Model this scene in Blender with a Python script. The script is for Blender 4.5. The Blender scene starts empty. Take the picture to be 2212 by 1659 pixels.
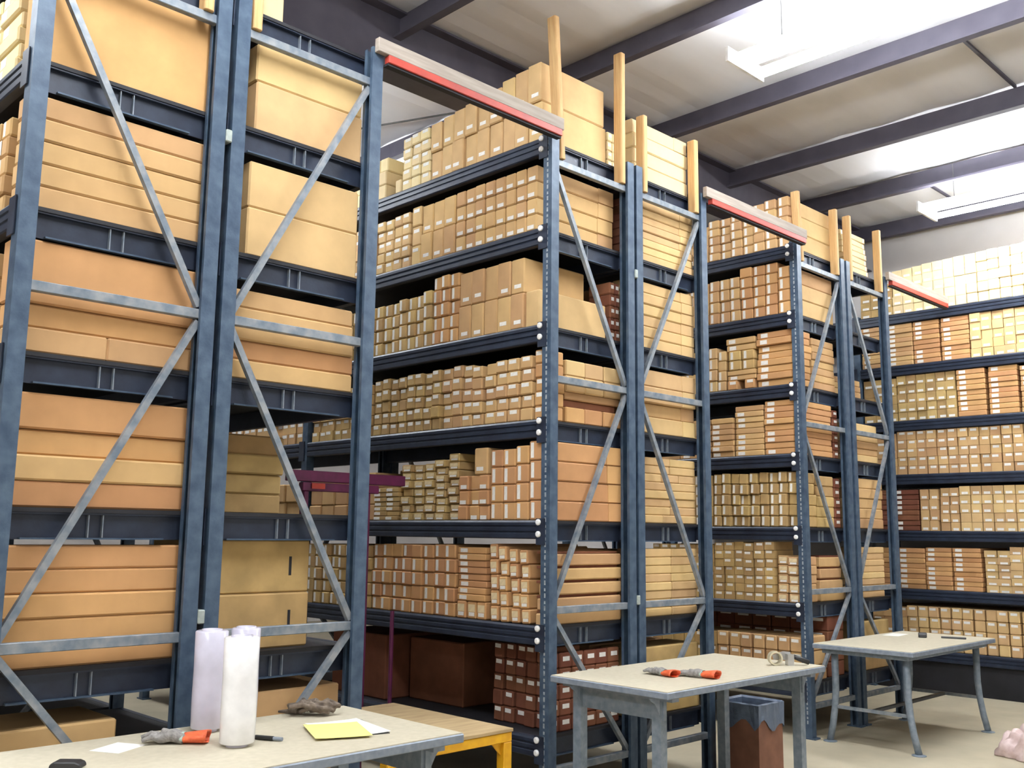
import bpy, bmesh, math, random
from mathutils import Vector, Matrix
random.seed(7)
D = bpy.data
SC = bpy.context.scene
COL = SC.collection
PI = math.pi

# ------------------------------------------------------------------ camera
YAW, PITCH, ROLL, FPX = 0.77601467, 0.15028113, 0.01219081, 2126.578
fwd = Vector((math.sin(YAW)*math.cos(PITCH), math.cos(YAW)*math.cos(PITCH), math.sin(PITCH)))
rgt = Vector((math.cos(YAW), -math.sin(YAW), 0))
upv = rgt.cross(fwd)
r2 = rgt*math.cos(ROLL)+upv*math.sin(ROLL)
u2 = -rgt*math.sin(ROLL)+upv*math.cos(ROLL)
EYE = Vector((0, 0, 1.65))
cam = D.cameras.new('camera')
cam.sensor_width = 36
cam.lens = FPX/2212*36
cam.clip_end = 100
co = D.objects.new('camera', cam)
co.matrix_world = Matrix(((r2.x, u2.x, -fwd.x, 0), (r2.y, u2.y, -fwd.y, 0), (r2.z, u2.z, -fwd.z, EYE.z), (0, 0, 0, 1)))
COL.objects.link(co)
SC.camera = co

# ------------------------------------------------------------------ world, exposure
w = D.worlds.new('world')
SC.world = w
w.use_nodes = True
w.node_tree.nodes['Background'].inputs[0].default_value = (1.0, 0.95, 0.88, 1)
w.node_tree.nodes['Background'].inputs[1].default_value = 0.62
SC.view_settings.view_transform = 'Standard'
SC.view_settings.look = 'None'
SC.view_settings.exposure = 0.6
SC.view_settings.gamma = 1
SC.view_settings.use_curve_mapping = False
LAMP = 52.0      # tube emission

# ------------------------------------------------------------------ materials
def mat(name, col, rough=0.6, metal=0.0, var=0.12, scale=8.0, bump=0.0, bscale=60.0, rand=0.0, col2=None, emit=0.0, stretch=None, spec=None):
    m = D.materials.new(name)
    m.use_nodes = True
    nt = m.node_tree
    N, L = nt.nodes, nt.links
    b = N['Principled BSDF']
    b.inputs['Roughness'].default_value = rough
    b.inputs['Metallic'].default_value = metal
    if spec is not None:
        b.inputs['Specular IOR Level'].default_value = spec
    if emit:
        b.inputs['Base Color'].default_value = (*col, 1)
        b.inputs['Emission Color'].default_value = (*col, 1)
        b.inputs['Emission Strength'].default_value = emit
        return m
    tc = N.new('ShaderNodeTexCoord')
    src = tc.outputs['Object']
    if stretch:
        mp = N.new('ShaderNodeMapping')
        mp.inputs['Scale'].default_value = stretch
        L.new(src, mp.inputs[0])
        src = mp.outputs[0]
    nz = N.new('ShaderNodeTexNoise')
    nz.inputs['Scale'].default_value = scale
    nz.inputs['Detail'].default_value = 5
    L.new(src, nz.inputs['Vector'])
    c2 = col2 if col2 else tuple(max(0, c*(1-var*2.2)) for c in col)
    c1 = col if col2 else tuple(c*(1+var) for c in col)
    rp = N.new('ShaderNodeValToRGB')
    rp.color_ramp.elements[0].position = 0.32
    rp.color_ramp.elements[1].position = 0.68
    rp.color_ramp.elements[0].color = (*c2, 1)
    rp.color_ramp.elements[1].color = (*c1, 1)
    L.new(nz.outputs['Fac'], rp.inputs[0])
    out = rp.outputs[0]
    if rand:
        oi = N.new('ShaderNodeObjectInfo')
        ge = N.new('ShaderNodeNewGeometry')
        ad = N.new('ShaderNodeMath'); ad.operation = 'ADD'
        L.new(oi.outputs['Random'], ad.inputs[0]); L.new(ge.outputs['Random Per Island'], ad.inputs[1])
        fr = N.new('ShaderNodeMath'); fr.operation = 'FRACT'
        L.new(ad.outputs[0], fr.inputs[0])
        mr = N.new('ShaderNodeMapRange')
        mr.inputs['To Min'].default_value = 1-rand
        mr.inputs['To Max'].default_value = 1+rand
        L.new(fr.outputs[0], mr.inputs[0])
        hs = N.new('ShaderNodeHueSaturation')
        L.new(out, hs.inputs['Color']); L.new(mr.outputs[0], hs.inputs['Value'])
        m2 = N.new('ShaderNodeMapRange')
        m2.inputs['To Min'].default_value = 0.492; m2.inputs['To Max'].default_value = 0.508
        L.new(fr.outputs[0], m2.inputs[0]); L.new(m2.outputs[0], hs.inputs['Hue'])
        out = hs.outputs[0]
    L.new(out, b.inputs['Base Color'])
    if bump:
        n2 = N.new('ShaderNodeTexNoise')
        n2.inputs['Scale'].default_value = bscale
        n2.inputs['Detail'].default_value = 4
        L.new(src, n2.inputs['Vector'])
        bp = N.new('ShaderNodeBump')
        bp.inputs['Strength'].default_value = bump
        bp.inputs['Distance'].default_value = 0.01
        L.new(n2.outputs['Fac'], bp.inputs['Height'])
        L.new(bp.outputs[0], b.inputs['Normal'])
    return m

M = {}
M['tan'] = mat('cardboard_tan', (0.55, 0.345, 0.165), 0.85, var=0.06, scale=5, rand=0.10, spec=0.2)
M['orange'] = mat('cardboard_orange', (0.53, 0.29, 0.13), 0.85, var=0.06, scale=5, rand=0.10, spec=0.2)
M['pale'] = mat('cardboard_pale', (0.62, 0.42, 0.205), 0.85, var=0.06, scale=5, rand=0.09, spec=0.2)
M['olive'] = mat('cardboard_olive', (0.47, 0.315, 0.135), 0.85, var=0.09, scale=7, rand=0.16, spec=0.2)
M['red'] = mat('cardboard_red_brown', (0.20, 0.075, 0.042), 0.85, var=0.09, scale=7, rand=0.14, spec=0.2)  # red-brown, darkened to carry the shade under the shelf
M['cream'] = mat('cardboard_cream', (0.72, 0.58, 0.33), 0.85, var=0.05, scale=6, rand=0.06, spec=0.2)
M['paper'] = mat('paper_label_white', (0.82, 0.80, 0.76), 0.8, var=0.04, scale=40)
M['card'] = mat('paper_label_beige', (0.74, 0.60, 0.36), 0.8, var=0.06, scale=30)
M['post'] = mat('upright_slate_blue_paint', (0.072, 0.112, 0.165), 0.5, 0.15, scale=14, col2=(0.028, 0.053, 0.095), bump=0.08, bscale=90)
M['beam'] = mat('beam_navy_paint', (0.020, 0.030, 0.055), 0.45, 0.1, scale=10, col2=(0.010, 0.015, 0.032), bump=0.05, bscale=80)
M['deck'] = mat('deck_dark_steel', (0.012, 0.012, 0.017), 0.7, 0.0, scale=6, var=0.2)
M['brace'] = mat('brace_dusty_grey_blue', (0.27, 0.285, 0.30), 0.5, 0.2, scale=18, col2=(0.12, 0.155, 0.20))
M['slot_light'] = mat('slot_light_painted', (0.42, 0.45, 0.48), 0.5, 0.3, scale=50, var=0.2)  # pale colour stands in for light passing through the slots
M['bolt'] = mat('white_cap', (0.88, 0.88, 0.88), 0.4, scale=10, var=0.02)
M['spacer'] = mat('spacer_grey_green', (0.40, 0.45, 0.42), 0.5, 0.2, scale=30, var=0.1)
M['wood'] = mat('stud_pine', (0.62, 0.40, 0.18), 0.75, scale=6, col2=(0.50, 0.29, 0.115), stretch=(9, 9, 0.8))
M['board'] = mat('board_weathered', (0.36, 0.31, 0.265), 0.85, scale=5, col2=(0.26, 0.22, 0.19), stretch=(0.8, 9, 9))
M['redp'] = mat('red_orange_paint', (0.42, 0.045, 0.026), 0.55, scale=10, col2=(0.28, 0.03, 0.02))
M['purple'] = mat('purple_paint', (0.14, 0.014, 0.08), 0.5, scale=12, col2=(0.08, 0.009, 0.05))
M['yellow'] = mat('yellow_paint', (0.78, 0.42, 0.012), 0.45, scale=14, col2=(0.62, 0.30, 0.008))
M['ply'] = mat('plywood', (0.44, 0.32, 0.165), 0.8, scale=4, col2=(0.34, 0.235, 0.12), stretch=(1, 8, 8))
M['lam'] = mat('table_laminate', (0.55, 0.50, 0.385), 0.6, scale=30, col2=(0.49, 0.445, 0.335))
M['tedge'] = mat('table_steel_grey', (0.27, 0.31, 0.37), 0.5, 0.2, scale=30, col2=(0.19, 0.225, 0.28))
M['tleg'] = mat('table_leg_grey', (0.24, 0.28, 0.33), 0.5, 0.2, scale=25, col2=(0.15, 0.19, 0.23))
M['tdark'] = mat('table_leg_dark', (0.05, 0.055, 0.06), 0.5, 0.2, scale=25)
M['film'] = mat('stretch_film', (0.88, 0.88, 0.90), 0.25, scale=20, var=0.03)
M['film2'] = mat('stretch_film_lilac', (0.62, 0.60, 0.72), 0.18, scale=10, var=0.05)
M['core'] = mat('cardboard_core', (0.42, 0.28, 0.15), 0.8)
M['gglove'] = mat('glove_grey', (0.30, 0.285, 0.27), 0.9, scale=60, col2=(0.17, 0.16, 0.155), bump=0.4, bscale=120)
M['oglove'] = mat('glove_orange', (0.75, 0.14, 0.045), 0.6, scale=40, col2=(0.6, 0.09, 0.03), bump=0.3, bscale=90)
M['cuff'] = mat('glove_cuff_mint', (0.42, 0.55, 0.48), 0.8)
M['rag'] = mat('rag_brown', (0.20, 0.155, 0.12), 0.95, scale=30, col2=(0.09, 0.07, 0.055), bump=0.4, bscale=70)
M['white'] = mat('paper_white', (0.85, 0.84, 0.80), 0.8, var=0.02)
M['yel'] = mat('paper_yellow', (0.85, 0.76, 0.26), 0.8, var=0.02)
M['black'] = mat('black_plastic', (0.02, 0.02, 0.022), 0.45)
M['tape'] = mat('tape_clear_tan', (0.62, 0.56, 0.40), 0.25)
M['steel'] = mat('dispenser_steel', (0.5, 0.5, 0.5), 0.3, 0.8)
M['bin'] = mat('bin_red_brown', (0.25, 0.115, 0.07), 0.85, scale=8, col2=(0.18, 0.08, 0.05))
M['liner'] = mat('liner_blue_grey', (0.12, 0.16, 0.23), 0.35, scale=12, col2=(0.08, 0.11, 0.17), bump=0.5, bscale=25)
M['bag'] = mat('bag_pale_pink', (0.72, 0.58, 0.56), 0.4, scale=14, col2=(0.5, 0.36, 0.34), bump=0.5, bscale=20)
M['floor'] = mat('floor_concrete', (0.46, 0.405, 0.29), 0.7, scale=2.2, col2=(0.37, 0.325, 0.235), bump=0.05, bscale=30)
M['ceil'] = mat('ceiling_vinyl', (0.86, 0.85, 0.87), 0.8, scale=1.2, col2=(0.80, 0.79, 0.81), bump=0.25, bscale=5, stretch=(0.5, 3, 1))
M['purlin'] = mat('purlin_dark_primer', (0.085, 0.078, 0.105), 0.7, scale=5, col2=(0.065, 0.058, 0.082))
M['wall'] = mat('wall_vinyl', (0.66, 0.63, 0.62), 0.85, scale=1.5, col2=(0.58, 0.555, 0.55))
M['fixt'] = mat('fixture_white_enamel', (0.85, 0.85, 0.85), 0.4)
M['tube'] = mat('fluorescent_tube', (0.93, 0.97, 1.0), emit=LAMP)
M['wire'] = mat('wire_dark', (0.1, 0.1, 0.1), 0.5)

# ------------------------------------------------------------------ helpers
def link(o, parent=None):
    COL.objects.link(o)
    if parent is not None:
        o.parent = parent
    return o

def tag(o, label=None, cat=None, group=None, kind=None):
    if label: o['label'] = label
    if cat: o['category'] = cat
    if group: o['group'] = group
    if kind: o['kind'] = kind
    return o

def empty(name, loc, label, cat, group=None, rz=0):
    o = D.objects.new(name, None)
    o.location = loc
    o.rotation_euler = (0, 0, rz)
    o.empty_display_size = 0.1
    link(o)
    return tag(o, label, cat, group)

class MB:
    """collects shapes and builds ONE mesh object"""
    def __init__(s): s.v = []; s.f = []; s.mi = []; s.cur = 0
    def quadmesh(s, vs, fs):
        n = len(s.v)
        s.v += [tuple(v) for v in vs]
        s.f += [tuple(i+n for i in f) for f in fs]
        s.mi += [s.cur]*len(fs)
        return s
    def box(s, x0, x1, y0, y1, z0, z1, M4=None):
        vs = [(x0, y0, z0), (x1, y0, z0), (x1, y1, z0), (x0, y1, z0), (x0, y0, z1), (x1, y0, z1), (x1, y1, z1), (x0, y1, z1)]
        if M4: vs = [M4 @ Vector(v) for v in vs]
        return s.quadmesh(vs, [(0, 3, 2, 1), (4, 5, 6, 7), (0, 1, 5, 4), (1, 2, 6, 5), (2, 3, 7, 6), (3, 0, 4, 7)])
    def prism(s, prof, axis, a, b):
        """prof 2-D loop (ccw seen along +axis end); axis 'x': prof=(y,z); 'y': prof=(x,z); 'z': prof=(x,y)"""
        n = len(prof)
        def p(t, q):
            if axis == 'x': return (t, q[0], q[1])
            if axis == 'y': return (q[0], t, q[1])
            return (q[0], q[1], t)
        vs = [p(a, q) for q in prof]+[p(b, q) for q in prof]
        fs = [(i, (i+1) % n, n+(i+1) % n, n+i) for i in range(n)]
        s.quadmesh(vs, fs)
        s.quadmesh([p(a, q) for q in prof], [tuple(range(n-1, -1, -1))])
        s.quadmesh([p(b, q) for q in prof], [tuple(range(n))])
        return s
    def bar(s, p, q, wa, wb, up=(0, 1, 0)):
        """rectangular bar from p to q; wa along 'up', wb across"""
        p, q = Vector(p), Vector(q)
        d = (q-p).normalized(); u = Vector(up); u = (u-d*u.dot(d)).normalized(); c = d.cross(u)
        vs = []
        for t in (p, q):
            for i, j in ((-1, -1), (1, -1), (1, 1), (-1, 1)):
                vs.append(t+u*wa/2*i+c*wb/2*j)
        return s.quadmesh(vs, [(0, 1, 2, 3), (7, 6, 5, 4), (0, 4, 5, 1), (1, 5, 6, 2), (2, 6, 7, 3), (3, 7, 4, 0)])
    def tube(s, pts, rad, n=10, caps=True):
        pts = [Vector(p) for p in pts]
        rad = rad if isinstance(rad, (list, tuple)) else [rad]*len(pts)
        rings = []
        u = None
        for i, p in enumerate(pts):
            d = (pts[min(i+1, len(pts)-1)]-pts[max(i-1, 0)]).normalized()
            if u is None: u = Vector((0, 0, 1)) if abs(d.z) < 0.9 else Vector((1, 0, 0))
            u = (u-d*u.dot(d)).normalized(); c = d.cross(u)
            rings.append([p+(u*math.cos(2*PI*k/n)+c*math.sin(2*PI*k/n))*rad[i] for k in range(n)])
        vs = [v for r in rings for v in r]
        fs = [(i*n+k, i*n+(k+1) % n, (i+1)*n+(k+1) % n, (i+1)*n+k) for i in range(len(pts)-1) for k in range(n)]
        if caps: fs += [tuple(range(n-1, -1, -1)), tuple((len(pts)-1)*n+k for k in range(n))]
        return s.quadmesh(vs, fs)
    def lathe(s, prof, n=24, c=(0, 0, 0)):
        vs = [(c[0]+r*math.cos(2*PI*k/n), c[1]+r*math.sin(2*PI*k/n), c[2]+z) for r, z in prof for k in range(n)]
        fs = [(i*n+k, i*n+(k+1) % n, (i+1)*n+(k+1) % n, (i+1)*n+k) for i in range(len(prof)-1) for k in range(n)]
        return s.quadmesh(vs, fs)
    def mesh(s, name, mats, smooth=False, bevel=0.0):
        me = D.meshes.new(name)
        me.from_pydata(s.v, [], s.f)
        for m in (mats if isinstance(mats, (list, tuple)) else [mats]): me.materials.append(M[m])
        me.polygons.foreach_set('material_index', s.mi)
        bm = bmesh.new(); bm.from_mesh(me)
        if bevel:
            bmesh.ops.remove_doubles(bm, verts=bm.verts, dist=1e-5)
            bmesh.ops.bevel(bm, geom=[e for e in bm.edges if len(e.link_faces) == 2 and e.calc_face_angle(0) > 0.6], offset=bevel, segments=1, affect='EDGES')
        bmesh.ops.recalc_face_normals(bm, faces=bm.faces)
        bm.to_mesh(me); bm.free()
        if smooth: me.shade_smooth()
        me.update()
        return me
    def build(s, name, mats, parent=None, smooth=False, bevel=0.0, loc=(0, 0, 0)):
        o = D.objects.new(name, s.mesh(name, mats, smooth, bevel))
        o.location = loc
        return link(o, parent)

def inst(name, me, parent=None, loc=(0, 0, 0), rot=(0, 0, 0)):
    o = D.objects.new(name, me)
    o.location = loc; o.rotation_euler = rot
    return link(o, parent)

ORD = ['zeroth', 'first', 'second', 'third', 'fourth', 'fifth', 'sixth', 'seventh', 'eighth', 'ninth', 'tenth', 'eleventh', 'twelfth', 'thirteenth', 'fourteenth', 'fifteenth', 'sixteenth', 'seventeenth', 'eighteenth', 'nineteenth', 'twentieth'] + ['%d%s' % (i, 'st' if i % 10 == 1 else 'nd' if i % 10 == 2 else 'rd' if i % 10 == 3 else 'th') for i in range(21, 80)]

# ------------------------------------------------------------------ the building
def struct(o): return tag(o, kind='structure')
struct(MB().box(-9, 12.2, -7, 16, -0.1, 0).build('floor', 'floor'))
CZ = 5.60
# ribbed ceiling sheet: ribs run along X
cb = MB(); ny = 300; pts = []
for i in range(ny+1):
    y = -7+23*i/ny
    pts.append((y, CZ+0.004*math.sin(2*PI*y/0.31)*(0.6+0.4*math.sin(y*1.3))+0.004*math.sin(2*PI*y/0.83)))
prof = pts+[(16, CZ+0.1), (-7, CZ+0.1)]
cb.prism(prof, 'x', -9, 12.2)
struct(cb.build('ceiling', 'ceil'))
struct(MB().box(12.0, 12.2, -7, 16, 0, CZ-0.02).build('wall_right', 'wall'))
struct(MB().box(-9, 12.0, 15.8, 16, 0, CZ-0.02).build('wall_back', 'wall'))
# Z-purlins along Y, spaced 1.5 m
pm = None
for k, x in enumerate([-4.65, -3.15, -1.65, -0.15, 1.35, 2.85, 4.32, 5.81, 7.31, 8.85, 10.27, 11.72]):
    if pm is None:
        z = CZ-0.025
        pr = [(0, z), (0.07, z), (0.07, z-0.006), (0.008, z-0.006), (0.008, z-0.194), (0.008, z-0.2), (-0.065, z-0.2), (-0.065, z-0.18), (-0.059, z-0.18), (-0.059, z-0.194), (0, z-0.194)]
        pm = MB().prism(pr, 'y', -7, 15.8).mesh('ceiling_purlin', 'purlin')
    o = inst('ceiling_purlin', pm, None, (x, 0, 0)); struct(o)
# main rafter (I-beam along X) and a second one behind the camera
for ry in (5.68, -1.9, 13.3):
    r = MB()
    zt = CZ-0.23; zb = zt-0.30
    r.box(-9, 12, ry-0.0, ry+0.012, zb, CZ-0.03)
    r.box(-9, 12, ry-0.09, ry+0.1, zb-0.014, zb)
    r.box(-9, 12, ry-0.09, ry+0.1, CZ-0.045, CZ-0.028)
    struct(r.build('ceiling_rafter', 'purlin'))
# lap seams of the ceiling sheets and a bracing rod beyond the rafter
for x0, x1, y in ((7.35, 8.83, 2.74), (10.3, 11.7, 4.3)):
    struct(MB().box(x0, x1, y-0.012, y+0.012, CZ-0.035, CZ-0.012).build('trim_1', 'purlin'))
struct(MB().tube([(5.0, 8.3, 5.53), (5.78, 6.45, 5.53)], 0.01, 6).build('trim_2', 'wire'))

# ------------------------------------------------------------------ fluorescent fixtures
def fixture(x, y0, y1, z, label):
    t = empty('fluorescent_fixture', (x, (y0+y1)/2, z), label, 'light fixture', 'fluorescent fixtures under the roof')
    h = (y1-y0)/2
    pr = [(-0.075, 0.03), (-0.05, 0.0), (0.05, 0.0), (0.075, 0.03), (0.075, 0.08), (-0.075, 0.08)]
    MB().prism(pr, 'y', -h, h).build('housing', 'fixt', t)
    for s in (-1, 1):
        MB().box(-0.24, 0.24, s*(h-0.012)-0.012, s*(h-0.012)+0.012, -0.05, 0.06).build('end_plate', 'fixt', t)
    for k in (-0.2, -0.115, 0.115, 0.2):
        MB().tube([(k, -h+0.03, -0.015), (k, h-0.03, -0.015)], 0.019, 10).build('fluorescent_tube', 'tube', t)
    for s in (-0.8, 0.8):
        MB().tube([(0, s*h, 0.1), (0, s*h, CZ-z-0.03)], 0.004, 6).build('hanger_wire', 'wire', t)
FZ = 5.10
fixture(6.02, 0.5, 3.72, FZ, 'long glowing fluorescent fixture at the top right of the picture')
fixture(10.25, 1.1, 4.15, FZ, 'glowing fluorescent fixture above the rack along the right wall')
fixture(1.8, 0.5, 3.72, FZ, 'fluorescent fixture above the aisle before the two nearest racks')
fixture(-2.4, 0.5, 3.72, FZ, 'fluorescent fixture in the aisle left of the leftmost rack')
fixture(0.2, 4.6, 7.0, FZ, 'fluorescent fixture over the aisle beside the leftmost rack')
fixture(3.7, 6.9, 9.9, FZ, 'fluorescent fixture over the first aisle beside the middle rack')
fixture(6.95, 6.9, 9.9, FZ, 'added unseen fluorescent fixture brightening the second aisle beside the fifth rack')  # hidden lamp added to brighten the dim aisle face of this rack

# ------------------------------------------------------------------ racks
LV = [0.44, 1.09, 1.73, 2.36, 2.97, 3.61, 4.22]
HB = [0.25, 1.185, 2.62, 4.055]
PT = 4.25
BAY = 2.72
PW, PD = 0.07, 0.075
def cprof(sx):
    """C column, web on the aisle side, open towards the inside; sx=+1 opens to +X"""
    t = 0.007; l = 0.02
    p = [(0, 0), (PW, 0), (PW, l), (PW-t, l), (PW-t, t), (t, t), (t, PD-t), (PW-t, PD-t), (PW-t, PD-l), (PW, PD-l), (PW, PD), (0, PD)]
    if sx < 0: p = [(PW-x, y) for x, y in p][::-1]
    return p
post_me = {s: MB().prism(cprof(s), 'z', 0.012, PT).mesh('upright_post', 'post') for s in (1, -1)}
foot_me = MB().box(-0.008, PW+0.008, -0.03, PD+0.03, 0, 0.012).mesh('foot_plate', 'post')
def slotmesh():
    m = MB()
    z = 0.12
    while z < PT-0.06:
        m.box(-0.0012, 0.0, PD/2-0.006, PD/2+0.006, z, z+0.028)
        m.box(-0.0012, 0.0, PD/2-0.006, PD/2+0.006, z+0.04, z+0.058)
        z += 0.0762
    return m.mesh('slot_row', 'slot_light')
slot_me = slotmesh()
BH = 0.115
def beamprof(s):
    # outer face at x=0, body towards +X (s=1)
    p = [(0.0, -0.012), (0.008, 0), (0.045, 0), (0.045, -BH), (0.006, -BH), (0, -BH+0.006), (0, -0.082), (0.007, -0.078), (0.007, -0.070), (0, -0.066), (0, -0.046), (0.007, -0.042), (0.007, -0.034), (0, -0.030)]
    return p if s > 0 else [(-x, z) for x, z in p][::-1]
beam_me = {s: MB().prism(beamprof(s), 'y', PD, BAY).mesh('shelf_beam', 'beam') for s in (1, -1)}
conn_me = {s: MB().box(min(0, -0.006*s), max(0, -0.006*s), PD-0.04, PD+0.035, -0.15, 0.012).mesh('connector_plate', 'beam') for s in (1, -1)}
bolt_me = {}
for s in (1, -1):
    m = MB(); n = 12; r = 0.019
    ring = [(math.cos(2*PI*k/n), math.sin(2*PI*k/n)) for k in range(n)]
    x0, x1, x2 = 0, -0.009*s, -0.014*s
    vs = [(x0, a*r, b*r) for a, b in ring]+[(x1, a*r, b*r) for a, b in ring]+[(x2, a*r*0.6, b*r*0.6) for a, b in ring]
    fs = [(i*n+k, i*n+(k+1) % n, (i+1)*n+(k+1) % n, (i+1)*n+k) for i in (0, 1) for k in range(n)]+[tuple(range(2*n, 3*n))]
    m.quadmesh(vs, fs)
    bolt_me[s] = m.mesh('cap_bolt', 'bolt', smooth=False)

def rack(x0, x1, Y, nb, style, label, slots=False, bolts=False, bolts_far=False, levels=LV, start=0):
    """uprights between x0 and x1 (outer faces); near frame at Y; nb bays to +Y"""
    W = x1-x0
    t = empty('pallet_rack', (x0, Y, 0), label, 'pallet rack', 'blue pallet racks')
    tie = MB()
    tx0, tx1 = 0.046, W-0.046
    ty0, ty1 = 0.088, 0.118
    ties = None
    for b in range(nb+1):
        yb = b*BAY
        for sx, px in ((1, 0), (-1, W-PW)):
            p = inst('upright_post', post_me[sx], t, (px, yb, 0))
            inst('foot_plate', foot_me, p)
            if slots and b == 0:
                if sx > 0: tag(inst('slot_row', slot_me, p), kind='stuff')
                else: tag(inst('slot_row', slot_me, p, (0.0635, 0, 0)), kind='stuff')
        a, c = PW-0.008, W-PW+0.008
        for z in HB:
            hb = MB()
            hb.prism([(0.020, z-0.022), (0.056, z-0.022), (0.056, z+0.022), (0.020, z+0.022)], 'x', a, c)
            hb.build('horizontal_brace', 'brace', t, loc=(0, yb, 0), bevel=0.003)
        zz = [HB[3]-0.035, HB[2]+0.035, HB[2]-0.035, HB[1]+0.03, HB[1]-0.03, HB[0]+0.03]
        lr = (a+0.005, c-0.005) if style == 1 else (c-0.005, a+0.005)
        for (za, zb_), (xa, xb) in (((zz[0], zz[1]), lr), ((zz[2], zz[3]), lr[::-1]), ((zz[4], zz[5]), lr)):
            MB().bar((xa, 0.038, za), (xb, 0.038, zb_), 0.028, 0.03, (0, 1, 0)).build('diagonal_brace', 'brace', t, loc=(0, yb, 0))
    # beams, ties and decks
    tm = MB()
    tm.box(tx0, tx1, ty0+0.022, ty1, -0.128, -0.019)          # web, set back under the flange
    tm.box(tx0, tx1, ty0, ty1, -0.026, -0.0185)               # top flange
    tie_me = tm.mesh('shelf_tie', 'beam')
    mid = (tx0+tx1)/2
    st_me = MB().box(-0.0025, 0.0025, ty0+0.004, ty0+0.022, -0.12, -0.027).mesh('stiffener', 'brace')
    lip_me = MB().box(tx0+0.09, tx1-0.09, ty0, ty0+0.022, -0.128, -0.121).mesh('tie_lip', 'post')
    dk_me = MB().box(0.046, W-0.046, 0.083, BAY-0.004, -0.018, -0.0005).mesh('deck_panel', 'deck')
    for i, z in enumerate(levels):
        for b in range(nb):
            yb = b*BAY
            for s, px in ((1, -0.002), (-1, W+0.002)):
                o = inst('shelf_beam', beam_me[s], t, (px, yb, z))
                c = inst('connector_plate', conn_me[s], o)
                if bolts and b == 0 and s == 1:
                    for dz in (-0.012, -0.085):
                        inst('cap_bolt', bolt_me[s], o, (-0.006, PD+0.012, dz))
            inst('deck_panel', dk_me, t, (0, yb, z))
            if b == 0:
                o = inst('shelf_tie', tie_me, t, (0, yb, z))
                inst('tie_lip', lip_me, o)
                for dx in (-0.03, 0.03): inst('stiffener', st_me, o, (mid+dx, 0, 0))
    return t

RK = {1: (1.25, 2.12, 4.11), 2: (2.152, 3.02, 4.11), 3: (4.43, 5.277, 4.17), 4: (5.305, 6.167, 4.17), 5: (7.688, 8.568, 4.26), 6: (8.61, 9.475, 4.26), 7: (11.0, 11.87, 2.6-BAY)}
rack(*RK[1][:2], RK[1][2], 2, 1, 'blue rack at the left edge, end frame holding full-width plain cartons')
rack(*RK[2][:2], RK[2][2], 2, 2, 'blue rack second from left, open at eye level behind the white rolls')
rack(*RK[3][:2], RK[3][2], 2, 1, 'blue rack in the middle with white bolt caps facing the aisle', slots=True, bolts=True)
rack(*RK[4][:2], RK[4][2], 1, 2, 'blue rack back to back with the middle rack, behind the second table', slots=True)
rack(*RK[5][:2], RK[5][2], 1, 2, 'narrow-looking blue rack behind the tape dispenser, facing the second aisle', slots=True, bolts=True)
rack(*RK[6][:2], RK[6][2], 1, 1, 'blue rack farthest right of the row of end frames', slots=True)
rack(*RK[7][:2], RK[7][2], 3, 1, 'blue rack running along the right-hand wall')

kp = MB().box(11.06, 11.075, -0.1, 8.0, 0.0, 0.315).build('baseboard_right', 'deck')
struct(kp)
# row spacers between back-to-back racks
for x, y, z, lab in ((2.136, 4.15, 3.49, 'small grey spacer between the two left racks, high up'), (2.136, 4.15, 1.27, 'small grey spacer between the two left racks, behind the white rolls'),
                     (5.291, 4.21, 3.45, 'small grey spacer joining the middle racks, high up'), (5.291, 4.21, 1.22, 'small grey spacer joining the middle racks, above the second table')):
    s = MB().box(-0.0155, 0.0155, -0.05, 0.02, -0.03, 0.03).build('row_spacer', 'spacer', None, bevel=0.004, loc=(x, y, z))
    tag(s, lab, 'rack spacer', 'row spacers between racks')

# ------------------------------------------------------------------ timber studs and aisle ties
def stud(x, y, z0, z1, wx, label, tilt=0.0):
    s = MB(); a = wx/2; b = 0.019*2; c = 0.008
    prof = [(-a+c, -b), (a-c, -b), (a, -b+c), (a, b-c), (a-c, b), (-a+c, b), (-a, b-c), (-a, -b+c)]
    s.prism(prof, 'z', 0, z1-z0)
    o = s.build('wooden_stud', 'wood', None, loc=(x, y, z0), bevel=0.003)
    o.rotation_euler[1] = tilt
    tag(o, label, 'wooden post', 'wooden studs on top of the racks')
yo = 0.116
sd = [(2, 2.262, 5.1, 'wooden stud at the top of the second rack, cut by the picture edge'),
      (3, 4.542, 5.06, 'tallest wooden stud, over the near corner of the middle rack'),
      (3, 5.165, 5.05, 'tall wooden stud second from the middle rack corner'),
      (4, 5.418, 4.66, 'short wooden stud third from the middle rack corner'),
      (4, 6.052, 4.66, 'wooden stud beside the second red tie beam'),
      (5, 7.80, 4.72, 'wooden stud at the corner above the second red tie beam end'),
      (5, 8.455, 4.72, 'wooden stud right of the wide plain cartons near the right wall'),
      (6, 8.725, 4.72, 'wooden stud left of the leaning pale flat cartons'),
      (6, 9.358, 4.72, 'wooden stud rightmost of all, beside the third tie beam')]
for r, x, z1, lab in sd:
    Y = RK[r][2]
    stud(x, Y+0.038, 4.08, z1, 0.05, lab, -0.07 if x in (4.542, 7.80) else 0.0)
stud(2.005, 4.11+0.038, 4.078, 4.7, 0.05, 'wooden stud at the top of the leftmost rack')
def aisle_tie(x0, x1, y, label, hi=True):
    t = empty('aisle_tie', (x0, y, 4.17), label, 'tie beam', 'red tie beams across the aisles')
    L = x1-x0
    MB().box(-0.07, L+0.02, -0.019, 0.019, 0.045, 0.125).build('wooden_board', 'board', t, bevel=0.003)
    MB().prism([(-0.022, 0), (0.022, 0), (0.022, 0.045), (-0.022, 0.045)], 'x', 0, L).build('red_beam', 'redp', t, bevel=0.003)
    MB().box(0, L, -0.01, 0.03, -0.012, 0).build('angle_iron', 'deck', t)
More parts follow.
